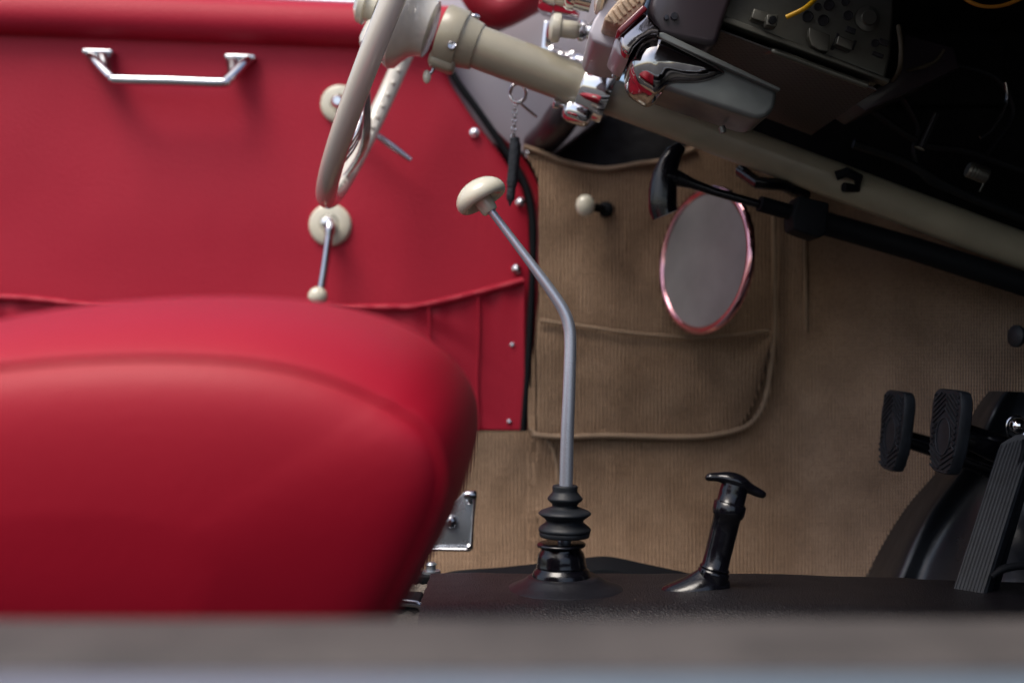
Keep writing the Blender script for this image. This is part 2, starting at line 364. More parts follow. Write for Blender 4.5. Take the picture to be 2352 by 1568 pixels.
# red outer lip and black weather strip that follow the front edge
edge = [(1010, 110), (1044, 178), (1095, 250), (1160, 344), (1205, 420), (1222, 490), (1224, 600), (1215, 800), (1201, 988)]
q = catmull(edge, 6)
bm = bmesh.new(); tube(bm, [P(x, y, DD-.004) for x, y in q], .0046, 10, sx=1.2)
obj('weather_strip', bm, 'black', door)
q2 = catmull([(1028, 110), (1062, 178), (1112, 250), (1186, 344), (1232, 420), (1247, 490), (1247, 600), (1231, 800), (1214, 988)], 6)
bm = bmesh.new(); rows = []
for (x, y), (x2, y2) in zip(q, q2):
    sh = smooth01((y-250)/120)
    rows.append([bm.verts.new(P(x, y, DD+.012)), bm.verts.new(P(x+(x2-x)*sh+1, y, DD-.001)), bm.verts.new(P(x+(x2-x)*sh+2, y, DD+.02))])
for a, b in zip(rows, rows[1:]):
    for k in range(2): bm.faces.new((a[k], a[k+1], b[k+1], b[k]))
obj('door_lip', bm, 'redpaint', door)
# elastic map pocket along the bottom of the door
def pockt(px): return 680+25*smooth01(px/300) if px < 300 else (708-5*smooth01((px-500)/400) if px < 940 else 703-62*((px-940)/262)**1.2)
def pocket(u, v):
    x = -700+(1204-(-700))*u; y0 = pockt(x); y = y0+(986-y0)*v
    s = smooth01(min(1, (1204-x)/260))
    puff = (.020*(1-v)**.7+.004)*s
    fold = .0022*math.sin(x/11+3*noise.noise(Vector((x/90, 0, 0))))*math.exp(-v*9)
    crease = .008*abs(noise.noise(Vector((x/90-y/60, y/160, 6))))*s
    return P(x, y, DD-.006-puff+fold+crease)
bm = grid(pocket, lin(0, 1, 420), lin(0, 1, 26))
pok = obj('door_pocket', bm, 'door', door, 180)
bm = bmesh.new(); q = [(x, pockt(x)) for x in lin(-700, 1202, 260)]
tube(bm, [P(x, y+3, DD-.010-.020*smooth01(min(1, (1204-x)/260))+.0012*math.sin(x/9)) for x, y in q], .0055, 8)
obj('pocket_hem', bm, 'door', pok)
bm = bmesh.new()
for x in (985, 1098):
    y0 = pockt(x); s = smooth01(min(1, (1204-x)/260))
    tube(bm, [P(x+2*math.sin(k), y0+(986-y0)*v, DD-.010-(.020*(1-v)**.7+.002)*s) for k, v in enumerate(lin(0, 1, 8))], .0016, 6)
obj('pocket_pleat', bm, 'door', pok)
# screws
base_screw = None
for x, y in [(1090, 305), (1195, 465), (1187, 618), (1177, 792), (1170, 968), (1216, 354)]:
    dd = DD-.004
    if base_screw is None:
        s = bmesh.new(); c = P(x, y, dd); lathe(s, c, (0, -1, 0), [(-.002, .0072), (0, .0072), (.001, .0068), (.0016, .0045), (.0042, .0032), (.0050, .0012)], 20)
        base_screw = obj('screw', s, 'chrome', door); s0 = c
    else:
        o = base_screw.copy(); C.objects.link(o); o.parent = door; o.location = P(x, y, dd)-s0
# pull handle
ph = bmesh.new()
hp = [(205, 124), (222, 142), (258, 178), (275, 183), (390, 186), (505, 190), (522, 184), (556, 150), (574, 134)]
hd = [DD-.008, DD-.026, DD-.048, DD-.052, DD-.054, DD-.052, DD-.048, DD-.026, DD-.008]
pts = catmull([tuple(P(x, y, d)) for (x, y), d in zip(hp, hd)], 6)
tube(ph, pts, [.0078+.0012*math.sin(i/len(pts)*3.14) for i in range(len(pts))], 18, sx=.85)
hand = obj('pull_handle', ph, 'chrome3', door)
for cx, cy in ((227, 121), (553, 133)):
    obj('handle_foot', box(P(cx, cy, DD-.010), (.046, .016, .0085), .003, rot=Matrix.Rotation(R(1.8), 3, 'Y')), 'chrome3', hand)
    b = bmesh.new(); 
    xx = cx+14 if cx < 300 else cx-16
    tube(b, [P(xx, cy+4, DD-.010), P(xx+(4 if cx < 300 else -2), cy+32, DD-.028), P(xx+(14 if cx < 300 else -14), cy+56, DD-.048)], [.012, .008, .006], 14, sx=.6); obj('handle_web', b, 'chrome2', hand)
# window crank
def rosette(px, py, r, parent, name):
    b = bmesh.new(); lathe(b, P(px, py, DD), (0, -1, 0), [(-.002, r), (.003, r), (.006, r*.96), (.0085, r*.85), (.0085, r*.5), (.005, r*.42), (.004, r*.3)], 48)
    return obj(name, b, 'ivory', parent)
ck = rosette(759, 517, .0325, door, 'window_crank')
b = bmesh.new(); lathe(b, P(759, 517, DD), (0, -1, 0), [(0, .012), (.02, .011), (.032, .0095), (.036, .008), (.038, .003)], 28); obj('crank_hub', b, 'chrome', ck)
b = bmesh.new(); tube(b, catmull([tuple(P(759, 517, DD-.034)), tuple(P(756, 540, DD-.04)), tuple(P(748, 600, DD-.046)), tuple(P(737, 668, DD-.05))], 6), [.0075]*6+[.0058]*13, 16, sx=1.3); obj('crank_arm', b, 'chrome2', ck)
b = bmesh.new(); lathe(b, P(735, 682, DD-.048), (0, -1, 0), [(0, .004), (.004, .009), (.010, .0135), (.020, .0145), (.028, .0125), (.032, .008), (.0335, .002)], 28); obj('crank_knob', b, 'ivory', ck)
lk = rosette(781, 240, .0295, door, 'door_release')
b = bmesh.new(); lathe(b, P(781, 240, DD), (0, -1, 0), [(0, .011), (.025, .010), (.03, .006)], 24); obj('release_hub', b, 'chrome', lk)
b = bmesh.new(); tube(b, [P(781, 240, DD-.028), P(850, 300, DD-.036), P(900, 335, DD-.038), P(944, 368, DD-.036)], [.007, .0065, .007, .0048], 16, sx=.8); obj('release_lever', b, 'chrome2', lk)

# ================================================================== ROUND MIRROR IN THE POCKET
mc = P(1619, 598, 1.555); mr = .0975
mn = Vector((-.88, -.46, .08)).normalized()
# tilt so that its outline is an upright oval
mir = thing('round_mirror', 'round grey disc with chrome rim tinted for red reflections standing in the carpet pocket', 'mirror', mc+Vector((0, 0, -mr)))
b = bmesh.new(); a = mn.cross(Vector((0, 0, 1))).normalized(); bb = mn.cross(a)
tube(b, [mc+a*math.cos(t)*mr+bb*math.sin(t)*mr for t in lin(0, 2*math.pi*71/72, 72)], .0062, 12, closed=True)
obj('rim', b, 'rim_reflect', mir)
b = bmesh.new(); lathe(b, mc-mn*.004, mn, [(-.006, mr*.7), (0, mr), (.006, mr*.985), (.007, mr*.9), (.0075, mr*.5), (.0078, .001)], 64); obj('face', b, 'disc', mir)

# small ivory pull knob on the side lining
kn = thing('pull_knob', 'small round ivory knob on a black stem against the carpet', 'knob', P(1380, 478, 1.64))
b = bmesh.new(); tube(b, [P(1392, 481, 1.66), P(1350, 474, 1.615)], .0065, 14); obj('stem', b, 'black', kn)
b = bmesh.new(); lathe(b, P(1392, 481, 1.655), (-.35, -1, .02), [(0, .012), (.006, .011), (.01, .006)], 20); obj('collar', b, 'black', kn)
b = bmesh.new(); ball(b, P(1344, 472, 1.60), .0150, (.92, .8, 1.05)); obj('grip', b, 'ivory', kn)

# ================================================================== STEERING
CD = 1.38
A0 = P(1096, 108, CD); A1 = P(2500, 632, CD); ax = (A1-A0).normalized()   # column axis
col = thing('steering_column', 'long beige steering column slanting down from the wheel to the firewall', 'steering column', P(1400, 225, CD))
def on(px):   # point of the axis under a px
    t = (px-1096)/(2500-1096); return A0+(A1-A0)*t
b = bmesh.new(); tube(b, [on(1080), on(1200), on(1350)], [.0262, .0262, .0258], 40); obj('upper_tube', b, 'column', col)
b = bmesh.new(); tube(b, [on(1340), on(1700), on(2100), on(2560)], [.0222, .0222, .0222, .0222], 40); obj('lower_tube', b, 'column', col)
b = bmesh.new(); lathe(b, on(1012), ax, [(0, .030), (.001, .0355), (.003, .0368), (.026, .0368), (.0275, .0362), (.028, .0325), (.029, .0322), (.046, .0292), (.048, .0285), (.0485, .026)], 56)
sw = obj('switch_housing', b, 'column', col)
b = bmesh.new(); dn = Vector((ax.z, 0, -ax.x)).normalized()   # 'down' at right angles to the axis
b2 = box(on(1034)+dn*.032+ax*.002, (.034, .030, .022), .007, rot=Matrix(((ax.x, 0, -dn.x), (0, 1, 0), (ax.z, 0, -dn.z)))); b.free(); obj('switch_box', b2, 'column', sw)
b = bmesh.new(); sc0 = on(1052)+dn*.017+Vector((0, -.0335, 0)); lathe(b, sc0, (0, -1, 0), [(0, .0052), (.001, .0052), (.0018, .0042), (.0012, .0015)], 20); obj('housing_screw', b, 'chrome2', sw)
b = bmesh.new(); sc0 = on(1070)-dn*.031+Vector((0, -.008, 0)); ball(b, sc0, .005, (1.4, 1, .8)); obj('housing_screw', b, 'chrome2', sw)
b = bmesh.new(); tube(b, [on(1024)+dn*.03, on(1024)+dn*.048, on(1017)+dn*.055], [.0022, .0022, .0022], 10); stalk = obj('indicator_stalk', b, 'chrome2', sw)
b = bmesh.new(); ball(b, on(1017)+dn*.056, .0055, (.9, .9, 1.5)); obj('stalk_tip', b, 'ivory', stalk)
# chrome column clamp
b = bmesh.new(); lathe(b, on(1333), ax, [(0, .0265), (.001, .0315), (.004, .0330), (.026, .0345), (.034, .0350), (.038, .034), (.039, .026)], 48)
cl = obj('clamp', b, 'chrome', col)
b = box(on(1348)+dn*.034+ax*.000, (.036, .040, .022), .008, rot=Matrix(((ax.x, 0, -dn.x), (0, 1, 0), (ax.z, 0, -dn.z)))); obj('clamp_foot', b, 'chrome', cl)
b = box(on(1362)-dn*.036, (.020, .030, .040), .004, rot=Matrix(((ax.x, 0, -dn.x), (0, 1, 0), (ax.z, 0, -dn.z)))); obj('clamp_bracket', b, 'mauve', cl)
b = bmesh.new(); lathe(b, P(1277, 239, CD), (-1, -.2, .1), [(-.02, .003), (-.003, .003), (-.003, .0055), (.003, .0055), (.004, .003)], 14); obj('clamp_bolt', b, 'chrome', cl)
# clip further down
b = bmesh.new(); tube(b, [P(1920, 404, CD-.03), P(1945, 395, CD-.035), P(1972, 408, CD-.03), P(1968, 432, CD-.02), P(1938, 430, CD-.026)], .006, 10); obj('column_clip', b, 'black', col)
b = bmesh.new(); tube(b, [P(1700, 392, CD+.03), P(1740, 420, CD), P(1800, 425, CD), P(1850, 450, CD+.03)], .008, 10); obj('cable_bracket', b, 'gloss', col)

whl = thing('steering_wheel', 'glossy ivory grey steering wheel seen edge on at top of the column', 'steering wheel', on(985))
RW = .238
WC = on(951) - ax*.012
wx = (ax+Vector((0, .118, 0))).normalized(); u2 = (dn-ax*.055).normalized(); wx = (wx-u2*wx.dot(u2)).normalized(); u1 = u2.cross(wx).normalized()
b = bmesh.new(); tube(b, [WC+(u1*math.cos(t)+u2*math.sin(t))*RW for t in lin(0, 2*math.pi*95/96, 96)], .0128, 22, closed=True); rim = obj('rim', b, 'wheel', whl)
b = bmesh.new()
for k in range(72):
    t = 2*math.pi*k/72
    ball(b, WC+(u1*math.cos(t)+u2*math.sin(t))*(RW-.0115)+ax*.002, .0043, (.9, .9, 1))
bmesh.ops.remove_doubles(b, verts=b.verts, dist=1e-6); obj('finger_grip', b, 'wheel', rim)
# hub: flared bell
b = bmesh.new(); lathe(b, on(996)-ax*.072, ax, [(0, .02), (.004, .034), (.010, .044), (.018, .052), (.026, .0595), (.033, .0625), (.039, .0600), (.045, .0500), (.051, .0415), (.058, .0372), (.0685, .0355), (.0700, .0320)], 64); hub = obj('hub', b, 'wheel', whl)
b = bmesh.new(); lathe(b, on(996)-ax*.074, -ax, [(0, .018), (.012, .018), (.013, .024), (.020, .023), (.026, .014), (.028, .001)], 40); obj('horn_button', b, 'ivory', hub)
for k, ang in enumerate((122, 64, 270)):
    t = R(ang); dr = u1*math.cos(t)+u2*math.sin(t)
    h0 = on(996)-ax*.062
    for off in (-.011, .0, .011):
        sd_ = ax.cross(dr).normalized()*off
        b = bmesh.new(); tube(b, catmull([tuple(h0+dr*.03+sd_), tuple(h0+dr*.075-ax*.002+sd_), tuple(WC+dr*(RW*.72)+ax*.008+sd_), tuple(WC+dr*(RW-.004)+sd_*.8)], 6), .0036, 10); obj('spoke', b, 'chrome', whl)
    b = bmesh.new(); lathe(b, h0+dr*.028, dr, [(0, .0165), (.022, .0155), (.03, .012), (.032, .004)], 24); obj('spoke_root', b, 'wheel', hub)

# ================================================================== DASHBOARD
dash = thing('dashboard', 'silver mauve dashboard seen end on above the steering column', 'dashboard', P(1400, 60, 1.1))
face = [(1420, -320), (1424, -60), (1408, 6), (1376, 58), (1350, 100), (1340, 126), (1348, 146), (1380, 158), (1420, 162), (1446, 150), (1440, 110), (1450, 40), (1460, 0), (1470, -320)]
b = prism(face, 1.22, 1.13, 1.262, .003)
obj('fascia', b, 'silver', dash, 60)
b = prism([(1424, -320), (1426, -60), (1412, -10), (1400, 30), (1410, 44), (1440, 40), (1456, 0), (1466, -320)], 1.22, 1.264, 1.74, .0)
obj('fascia_return', b, 'silver', dash, 60)
b = prism([(1490, 30), (1500, -10), (1560, -200), (1760, -200), (1690, -20), (1668, 40), (1652, 96), (1625, 96), (1519, 74)], 1.12, 1.13, 1.36, .006)
obj('cowl_box', b, 'mauve', dash)
for x, y, r in ((1549, 38, .0034), (1531, 41, .0024)):
    b = bmesh.new(); lathe(b, P(x, y, 1.128), (0, -1, 0), [(-.002, r*1.2), (0, r*1.2), (.002, r)], 14); obj('cowl_screw', b, 'chrome2', dash)
obj('added_dash_shade', box((.56, .765, .362), (.80, .59, .03), .004), 'mauve', dash)  # unseen slab added to shade the steering column from above
# instrument bezels (chrome cylinders pointing rearwards, ends seen side on)
ins = thing('instrument_cluster', 'row of chrome rimmed gauges on the dashboard beyond the ivory knobs', 'gauges', P(1360, 0, 1.45))
for dd, y, r, L_ in ((1.52, -24, .045, .052), (1.40, -40, .045, .05), (1.30, -50, .04, .03)):
    c = P(1345 if dd > 1.35 else 1372, y, dd); b = bmesh.new()
    lathe(b, c, (-1, 0, .25), [(0, r), (L_*.6, r), (L_*.62, r*1.06), (L_*.9, r*1.06), (L_, r), (L_*.9, r*.9), (L_*.9, .001)], 48); obj('bezel', b, 'chrome', ins)
def dash_knob(name, label, c, axis, r, L_, m='ivory', chrome=True):
    t = thing(name, label, 'knob', c)
    axis = Vector(axis).normalized()
    b = bmesh.new(); lathe(b, c, axis, [(L_*.42, r*.55), (L_*.45, r*.62), (L_*.74, r*.60), (L_*.78, r*.95), (L_*.84, r*1.02), (L_*.94, r*.97), (L_, r*.7), (L_*1.02, r*.2)], 32); obj('grip', b, m, t)
    if chrome:
        b = bmesh.new(); lathe(b, c, axis, [(0, r*.9), (L_*.1, r*.95), (L_*.16, r*.6), (L_*.22, r*.5), (L_*.30, r*.72), (L_*.38, r*.72), (L_*.44, r*.4)], 32); obj('ferrule', b, 'chrome', t)
    return t
dash_knob('dash_knob', 'ivory pull knob with chrome ferrule on the dash just above the column', P(1372, 76, 1.36), (-1, 0, .12), .0175, .058)
dash_knob('dash_knob', 'broad ivory knob at the top edge left of the ribbed key block', P(1462, -14, 1.14), (-1, 0, .2), .028, .040, chrome=False)
# ignition lock cluster under the first knob
ig = thing('ignition_lock', 'chrome ignition lock and key below the ivory dash knob', 'lock', P(1340, 150, 1.40))
b = bmesh.new(); lathe(b, P(1345, 150, 1.42), (-1, 0, .15), [(0, .012), (.014, .0125), (.018, .009), (.028, .009), (.030, .004)], 28); obj('barrel', b, 'chrome', ig)
b = box(P(1296, 172, 1.42), (.020, .003, .012), .001, rot=Matrix.Rotation(R(30), 3, 'Y')); obj('key', b, 'chrome', ig)
for x, y, d in ((1283, 204, .005), (1270, 120, .007), (1292, 130, .006), (1306, 190, .005), (1318, 128, .006)):
    b = bmesh.new(); lathe(b, P(x, y, 1.5), (-1, -.3, .2), [(-.02, d), (0, d), (.004, d*1.3), (.008, d*.8)], 16); obj('tumbler', b, 'chrome', ig)
b = box(P(1258, 100, 1.5), (.016, .010, .058), .002, rot=Matrix.Rotation(R(6), 3, 'Y')); obj('switch_plate', b, 'chrome', ig)
# demister lever strip
# ------------------------------------------------------------------ radio
rad = thing('car_radio', 'chrome fronted push button radio with dark steel chassis under the dash', 'radio', P(1500, 60, 1.12))
rd = (P(1494, 16, 1.08)-P(1416, 67, 1.08)).normalized()           # along the front, in the picture's plane
rnv = Vector((rd.z, 0, -rd.x))                                     # outward/down from the front
b = prism([(1416, 70), (1477, 12), (1488, 23), (1426, 81)], 1.08, 1.078, 1.16, .0016); bez = obj('bezel', b, 'strip_reflect', rad)  # chrome strip with the seat's red reflection painted in
b = prism([(1389, 38), (1401, 21), (1420, -2), (1452, -26), (1500, -36), (1478, 11), (1428, 57), (1392, 46)], 1.08, 1.085, 1.15, .003)
keys = obj('push_buttons', b, 'ivory2', rad)
b = bmesh.new()
for i in range(6):
    f = i/5; x = 1409+52*f; y = 47-49*f
    x += 1; y -= 5; prism([(x-10-4, y-13+2.4), (x-10+4, y-13-2.4), (x+7+4, y+11-2.4), (x+7-4, y+11+2.4)], 1.08, 1.0820, 1.09, .0010, bm=b)
obj('button_rib', b, 'ivory2', keys)
b = prism([(1428, 78), (1487, 29), (1494, 39), (1506, 54), (1517, 62), (1519, 78), (1498, 76), (1474, 90), (1456, 108), (1446, 128), (1430, 118), (1425, 94)], 1.085, 1.085, 1.20, .0035, 4)
obj('trim_cup', b, 'chromew', rad)
b = prism([(1409, 109), (1413, 88), (1426, 80), (1436, 100), (1446, 137), (1424, 128)], 1.10, 1.10, 1.18, .003); obj('side_trim', b, 'silver', rad)
# chassis
ch = prism([(1600, -6), (1664, 36), (2042, 178), (2056, 120), (2062, 20), (2062, -200), (1600, -200)], 1.14, 1.15, 1.40, .004)
chs = obj('chassis', ch, 'radio', rad)
b = prism([(1640, 24), (2048, 180), (2044, 190), (1640, 40)], 1.14, 1.142, 1.16, .0015); obj('chassis_ledge', b, 'radio', rad)
# perforated cover under the chassis
d0, d1 = 1.15, 1.40
pa, pb = P(1640, 52, 1.14), P(2020, 196, 1.14)
ux = (pb-pa); L0 = ux.length
def perf(u, v): 
    p = pa+ux*u; return Vector((p.x, d0+(d1-d0)*v, p.z-.003))
b = grid(perf, lin(0, 1, 12), lin(0, 1, 8), lambda u, v: (u*L0, v*(d1-d0)))
ge = bmesh.ops.extrude_face_region(b, geom=list(b.faces)); bmesh.ops.translate(b, verts=[e for e in ge['geom'] if isinstance(e, bmesh.types.BMVert)], vec=(0, 0, .002))
obj('perforated_cover', b, 'perf', rad)
b = bmesh.new(); tube(b, catmull([tuple(P(1740, 128, 1.20)), tuple(P(1768, 118, 1.16)), tuple(P(1790, 122, 1.15)), tuple(P(1880, 156, 1.15)), tuple(P(1992, 197, 1.15))], 6), .0034, 12); obj('cover_rail', b, 'radio', rad)
for x, y, r in ((1855, 38, .0056), (1891, 47, .0056), (1904, 12, .0054), (1878, 16, .0036), (1948, 36, .0048), (1942, 4, .004), (2010, 100, .004)):
    b = bmesh.new(); lathe(b, P(x, y, 1.149), (0, -1, 0), [(-.001, r*1.02), (.0008, r*1.02), (.0009, r*.9), (-.0005, r*.88)], 24); obj('vent_hole', b, 'void', chs)
for x, y, w_, h_ in ((1954, 70, .010, .006), (2030, 98, .010, .006), (2016, 126, .012, .004), (1918, 96, .003, .018), (1961, 104, .003, .010)):
    obj('slot', box(P(x, y, 1.149), (w_, .0016, h_), .0004, rot=Matrix.Rotation(R(21), 3, 'Y')), 'void', chs)
b = prism([(1858, 64), (1906, 82), (1902, 120), (1880, 116), (1864, 106), (1856, 84)], 1.14, 1.138, 1.148, .001); obj('mounting_tab', b, 'radio', chs)
b = prism([(1924, 84), (1960, 98), (1954, 118), (1918, 104)], 1.14, 1.136, 1.148, .001); obj('mounting_tab', b, 'radio', chs)
b = prism([(1730, 22), (1768, 34), (1780, 62), (1724, 44)], 1.14, 1.136, 1.148, .001); obj('mounting_tab', b, 'radio', chs)
b = prism([(1760, 36), (1786, 36), (1782, 64), (1758, 60)], 1.13, 1.126, 1.140, .001); obj('mounting_nut', b, 'radio', chs)
b = bmesh.new(); lathe(b, P(1774, 48, 1.124), (0, -1, 0), [(0, .004), (.003, .004), (.0032, .002)], 16); obj('mounting_bolt', b, 'black', chs)
b = bmesh.new(); lathe(b, P(1992, 44, 1.149), (.1, -1, 0), [(0, .013), (.002, .013), (.003, .008), (.006, .0075), (.006, .003)], 24); obj('chassis_boss', b, 'radio', chs)
# wires
b = bmesh.new(); tube(b, catmull([tuple(P(1806, 40, 1.115)), tuple(P(1836, 26, 1.11)), tuple(P(1858, 12, 1.11)), tuple(P(1900, -30, 1.12))], 5), .0024, 10)
tag(obj('wire', b, 'wire'), 'short bright yellow wire crossing the top of the radio chassis', 'wire')
b = bmesh.new(); tube(b, catmull([tuple(P(2190, -30, 1.2)), tuple(P(2223, 2, 1.2)), tuple(P(2267, 16, 1.2)), tuple(P(2320, 8, 1.2)), tuple(P(2400, -30, 1.2))], 5), .0022, 10)
tag(obj('wire', b, 'wire2'), 'dim orange wire looping down at the top right corner', 'wire')
b = bmesh.new(); tube(b, catmull([tuple(P(2064, 60, 1.14)), tuple(P(2070, 110, 1.13)), tuple(P(2066, 160, 1.14)), tuple(P(2050, 185, 1.2))], 5), .0026, 10)
tag(obj('cable', b, 'cable'), 'brown cable hanging along the end of the radio chassis', 'cable')
b = bmesh.new(); tube(b, catmull([tuple(P(2168, 116, 1.2)), tuple(P(2150, 140, 1.2)), tuple(P(2120, 154, 1.2)), tuple(P(2085, 162, 1.22))], 5), .0022, 10)
tag(obj('cable', b, 'cable'), 'short brown cable curving over the dark bracket plate', 'cable')
b = prism([(1951, 231), (1989, 256), (2205, 156), (2190, 110), (2080, 78), (2060, 180)], 1.22, 1.22, 1.30, .002)
tag(obj('bracket_plate', b, 'mauve'), 'dark sloping metal plate to the right of the radio', 'bracket')
# items under the scuttle, barely lit
b = bmesh.new(); tube(b, catmull([tuple(P(2251, 316, 1.3)), tuple(P(2275, 300, 1.3)), tuple(P(2300, 265, 1.3)), tuple(P(2314, 228, 1.3)), tuple(P(2310, 190, 1.3))], 6), .0022, 10)  # arc modelled to draw a curved glint, no known part
tag(obj('glint_arc', b, 'chrome2'), 'thin metal arc added as a glint in the dark under the dash', 'glint')
b = bmesh.new(); lathe(b, P(2111, 343, 1.3), P(2148, 262, 1.3)-P(2111, 343, 1.3), [(0, .002), (.001, .0065), (.002, .0055), (.045, .0045)], 18)
tag(obj('metal_rod', b, 'chrome2'), 'dark bluish rod end hanging in the gloom above the column', 'rod')
cn = thing('cable_connector', 'ribbed metal connector in the dark above the lower column', 'connector', P(2246, 396, 1.3))
b = bmesh.new(); lathe(b, P(2222, 388, 1.3), P(2268, 406, 1.3)-P(2222, 388, 1.3), [(0, .008), (.003, .0095), (.004, .0088), (.007, .0095), (.008, .0088), (.011, .0095), (.012, .0088), (.015, .0095), (.024, .009), (.026, .005)], 24); obj('barrel', b, 'radio', cn)
b = bmesh.new(); tube(b, [P(2258, 404, 1.3), P(2258, 425, 1.3), P(2250, 440, 1.3)], .0014, 8); obj('pin', b, 'radio', cn)

hl = thing('cable_loom', 'dim black cables sagging through the dark space above the lower column', 'cable', P(2100, 430, 1.45))
for pts_, r_ in (([(1960, 330), (2080, 372), (2200, 440), (2400, 520)], .006), ([(2000, 250), (2120, 330), (2230, 350), (2420, 420)], .0045), ([(2060, 200), (2110, 290), (2100, 350), (2140, 420), (2300, 470)], .0035), ([(2200, 150), (2290, 180), (2330, 260), (2280, 340), (2240, 385)], .003)):
    b = bmesh.new(); tube(b, catmull([tuple(P(x, y, 1.44)) for x, y in pts_], 6), r_, 12); obj('cable', b, 'rubber', hl)
# ------------------------------------------------------------------ ashtray
ash = thing('ashtray', 'grey metal ashtray box with rounded chrome nose hanging under the dash', 'ashtray', P(1600, 180, 1.14))
b = prism([(1510, 84), (1790, 207), (1784, 246), (1764, 268), (1738, 272), (1490, 190), (1480, 130)], 1.10, 1.105, 1.183, .0085, 5); hs = obj('housing', b, 'ash', ash)
b = prism([(1512, 76), (1524, 76), (1792, 204), (1789, 211), (1510, 87)], 1.10, 1.098, 1.19, .001); obj('top_flange', b, 'ash', ash)
# chrome nose
def nose():
    out = [(1450, 130), (1460, 104), (1480, 86), (1519, 78), (1560, 96), (1672, 158), (1660, 178), (1612, 192), (1548, 194), (1512, 214), (1490, 206), (1462, 186), (1449, 158)]
    b = bmesh.new(); secs = [(1.0985, .80), (1.1020, .90), (1.108, .965), (1.118, 1.0), (1.150, 1.0), (1.168, .98), (1.180, .92), (1.187, .82)]
    q = catmull(out, 5, closed=True); qq = [P(x, y, 1.10) for x, y in q]
    cx = P(1500, 140, 1.10)
    rings = [[b.verts.new((cx.x+(v.x-cx.x)*s, y, cx.z+(v.z-cx.z)*s)) for v in qq] for y, s in secs]
    for r0, r1 in zip(rings, rings[1:]):
        for k in range(len(qq)): b.faces.new((r0[k], r0[(k+1) % len(qq)], r1[(k+1) % len(qq)], r1[k]))
    prev = rings[0]
    for s, dy in ((.64, .0030), (.48, .0050), (.32, .0065), (.16, .0072)):
        cur = [b.verts.new((cx.x+(v.x-cx.x)*s, 1.0985-dy, cx.z+(v.z-cx.z)*s)) for v in qq]
        for k in range(len(qq)): b.faces.new((prev[k], prev[(k+1) % len(qq)], cur[(k+1) % len(qq)], cur[k]))
        prev = cur
    b.faces.new(prev); b.faces.new(rings[-1][::-1]); return b
obj('chrome_nose', nose(), 'nose', ash, 70)
b = bmesh.new(); tube(b, [P(1535, 205, 1.112), P(1600, 230, 1.125), P(1655, 258, 1.15)], .0007, 6); obj('seam', b, 'black', hs)
b = bmesh.new(); zz = P(1738, 272, 1.10).z; lathe(b, Vector((P(1738, 272, 1.10).x-.022, 1.16, zz-.0005)), (.3, 0, -1), [(-.004, .0035), (.0022, .0035), (.003, .002)], 14); obj('rivet', b, 'ash', hs)

# ================================================================== KEY RING AND FOB
kf = thing('key_fob', 'black leather fob on a silver chain hanging below the column', 'key fob', P(1180, 330, 1.44))
b = bmesh.new(); c = P(1190, 214, 1.42); tube(b, [c+Vector((math.cos(t)*.0098, .002*math.sin(t), math.sin(t)*.0125)) for t in lin(0, 2*math.pi*31/32, 32)], .0024, 10, closed=True); obj('ring', b, 'chrome', kf)
b = bmesh.new(); y = 234
for i in range(9):
    c = P(1184-i*.6, 238+i*9.5, 1.43); 
    pl = (Vector((1, 0, 0)), Vector((0, 1, 0)))[i % 2]
    tube(b, [c+pl*math.cos(t)*.0026+Vector((0, 0, 1))*math.sin(t)*.0042 for t in lin(0, 2*math.pi*13/14, 14)], .0010, 6, closed=True)
obj('chain', b, 'chrome', kf)
b = bmesh.new(); tube(b, [P(1196, 238, 1.43), P(1212, 252, 1.44), P(1232, 268, 1.46)], .0018, 8); obj('link_bar', b, 'chrome2', kf)
b = bmesh.new(); tube(b, catmull([tuple(P(1182, 314, 1.43)), tuple(P(1183, 340, 1.43)), tuple(P(1179, 390, 1.43)), tuple(P(1174, 440, 1.43)), tuple(P(1171, 474, 1.43))], 5), [.003]+[.0062]*3+[.0075]*6+[.0070]*4+[.0056]*4+[.003, .0015, .0008], 14, sx=.5, up=(0, 1, 0)); obj('leather_strap', b, 'strap', kf)

# ================================================================== UNDER-DASH HANDBRAKE
hb = thing('handbrake_pull', 'dark T handle on a long rod just below the steering column', 'handbrake', P(1700, 450, 1.32))
hbd = 1.33
b = bmesh.new(); q = catmull([(1566, 336), (1545, 358), (1528, 400), (1522, 440), (1522, 476), (1528, 494)], 6)
tube(b, [P(x, y, hbd) for x, y in q], [.005+.0085*math.sin(min(1, i/(len(q)-1)*1.15)*math.pi*.62) for i in range(len(q))], 20, sx=1.25); obj('grip', b, 'gloss', hb)
b = bmesh.new(); tube(b, [P(1526, 404, hbd), P(1556, 410, hbd), P(1590, 422, hbd), P(1640, 440, hbd), P(1700, 457, hbd), P(1830, 494, hbd+.01), P(1890, 512, hbd+.02)], [.013, .010, .0062, .0052, .0052, .0052, .0052], 20); obj('rod', b, 'gloss', hb)
b = bmesh.new(); tube(b, [P(1745, 468, hbd), P(1830, 492, hbd+.01)], .0095, 18); obj('sleeve', b, 'black', hb)
b = prism([(1828, 452), (1898, 470), (1892, 540), (1872, 550), (1816, 530), (1812, 500)], hbd, 1.315, 1.36, .003); obj('bracket', b, 'black', hb)
b = bmesh.new(); tube(b, [P(1870, 506, 1.42), P(2100, 572, 1.40), P(2352, 652, 1.375), P(2520, 706, 1.36)], .0150, 18)  # real tube, widened to paint in the shadow band below the column
tag(obj('linkage_tube', b, 'black'), 'black tube running parallel just under the lower steering column', 'tube')

